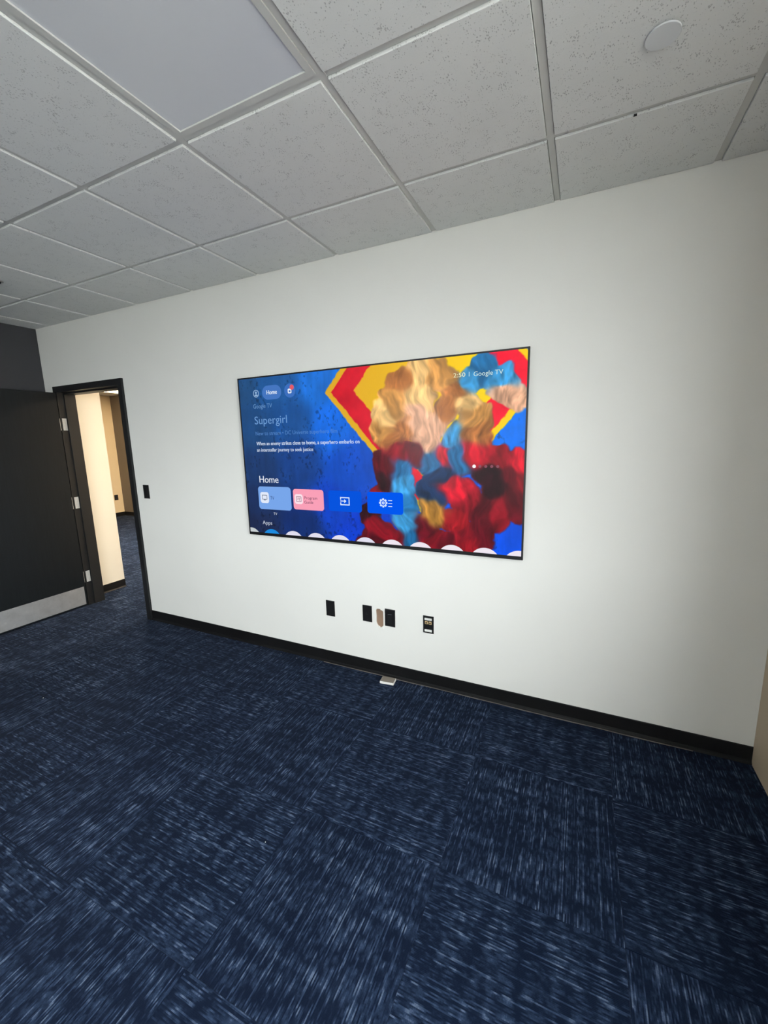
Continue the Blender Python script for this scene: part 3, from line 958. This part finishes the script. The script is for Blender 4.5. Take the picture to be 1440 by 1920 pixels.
# top bar
flat('avatar_ring', circ(.157, 1.001, .0255), 2, (150, 182, 218), [list(reversed(circ(.157, 1.001, .0205)))])
flat('avatar_head', circ(.157, 1.007, .0082), 2, (150, 182, 218))
flat('avatar_shoulders', [(.143, .985), (.171, .985), (.167, .9935), (.157, .9965), (.147, .9935)], 2, (150, 182, 218))
flat('home_pill', rrect(.212, .374, .955, 1.047, .046), 2, (70, 118, 192))
text('Home', .250, .989, .087, .027, (226, 238, 250), bold=.0015)
flat('app_badge', circ(.444, 1.002, .045), 2, (62, 112, 190))
flat('app_glyph', rrect(.428, .458, .984, 1.014, .007), 3, (228, 236, 248), [list(reversed(rrect(.436, .450, .992, 1.004, .003)))])
flat('alert_dot', circ(.462, 1.022, .0165), 4, (226, 92, 104))
text('Google TV', .125, .902, .164, .028, (104, 148, 198))
text('Supergirl', .128, .795, .279, .052, (110, 156, 212))
text('New to stream \u2022 DC Universe superhero film', .129, .719, .667, .025, (86, 134, 198))
text('When an enemy strikes close to home, a superhero embarks on', .129, .650, .824, .024, (214, 228, 246), bold=.001)
text('an interstellar journey to seek justice', .129, .606, .476, .024, (206, 220, 240), bold=.001)
text('Home', .131, .388, .169, .047, (226, 232, 244), bold=.0012)
# buttons
flat('menu_button', rrect(.111, .400, .196, .360, .022), 2, (120, 166, 234))
flat('menu_button', rrect(.419, .668, .208, .350, .020), 2, (250, 160, 184))
flat('menu_button', rrect(.707, .954, .212, .349, .018), 2, (8, 84, 222))
flat('menu_button', rrect(.995, 1.240, .213, .349, .018), 2, (4, 88, 240))
flat('icon_pad', rrect(.128, .205, .241, .320, .018), 3, (226, 234, 250))
flat('icon_pad', rrect(.431, .499, .246, .315, .018), 3, (252, 226, 236))
flat('television_icon', rrect(.143, .190, .266, .300, .005), 4, (96, 104, 124), [list(reversed(rrect(.147, .186, .270, .296, .003)))])
flat('television_icon_foot', [(.158, .260), (.175, .260), (.175, .2655), (.158, .2655)], 4, (96, 104, 124))
flat('guide_icon', rrect(.444, .487, .262, .299, .004), 4, (150, 112, 130), [list(reversed(rrect(.448, .483, .266, .295, .003)))])
flat('guide_icon_bar', [(.452, .285), (.479, .285), (.479, .2885), (.452, .2885)], 4, (150, 112, 130))
flat('guide_icon_bar', [(.452, .276), (.463, .276), (.463, .2795), (.452, .2795)], 4, (150, 112, 130))
flat('guide_icon_bar', [(.468, .271), (.472, .271), (.472, .2825), (.468, .2825)], 4, (150, 112, 130))
text('TV', .218, .268, .034, .024, (52, 70, 116))
text('Program', .512, .282, .105, .020, (92, 58, 84))
text('Guide', .510, .252, .074, .020, (92, 58, 84))
text('TV', .238, .158, .032, .018, (206, 216, 234))
text('Apps', .131, .084, .087, .027, (196, 206, 224))
# input icon: open frame and arrow
wht = (214, 232, 255)
flat('input_frame', [(.796, .290), (.796, .308), (.866, .308), (.866, .254), (.796, .254), (.796, .272), (.803, .272), (.803, .261), (.859, .261), (.859, .301), (.803, .301), (.803, .290)], 3, wht)
flat('input_arrow', [(.797, .2785), (.826, .2785), (.826, .268), (.842, .2815), (.826, .295), (.826, .2845), (.797, .2845)], 3, wht)
# gear icon
g = []
for k in range(8):
    a0 = 2 * math.pi * k / 8
    for da, rr in ((-.20, .029), (.20, .029), (.30, .0225), (.485, .0225)):
        g.append((1.106 + rr * math.cos(a0 + da), .282 + rr * math.sin(a0 + da)))
flat('gear_icon', g, 3, wht, [list(reversed(circ(1.106, .282, .0165, 20)))])
flat('gear_hub', circ(1.106, .282, .0095, 18), 3, wht, [list(reversed(circ(1.106, .282, .0035, 10)))])
for z in (.2985, .280, .2615):
    flat('gear_line', [(1.140, z - .002), (1.167, z - .002), (1.167, z + .002), (1.140, z + .002)], 3, wht)
# app row cut off by the lower edge
for k, x in enumerate((.020, .209, .401, .593, .784, .974, 1.162, 1.349, 1.545, 1.737, 1.925)):
    col = (30, 138, 222) if k == 1 else ((198, 206, 208) if k == 0 else (226, 224, 240) if k < 6 else (240, 232, 242))
    pc = circ(x, .052 - .088, .088, 22, zmin=.0208)
    if k == 0:
        pc = [(max(p[0], .0093), p[1]) for p in pc]
    if k == 10:
        pc = [(min(p[0], TW - .0093), p[1]) for p in pc]
    flat('app_circle', pc, 2, col)
for k, x in enumerate((1.669, 1.701, 1.733, 1.765, 1.797)):
    flat('page_dot', circ(x, .511, .0100 if k == 0 else .0082, 18), 3, (250, 250, 252) if k == 0 else (140, 84, 98))
text('2:50', 1.549, .993, .066, .022, (236, 240, 200))
flat('clock_divider', [(1.634, .992), (1.6375, .992), (1.6375, 1.016), (1.634, 1.016)], 4, (190, 226, 240))
text('Google TV', 1.660, .991, .154, .023, (206, 232, 226))
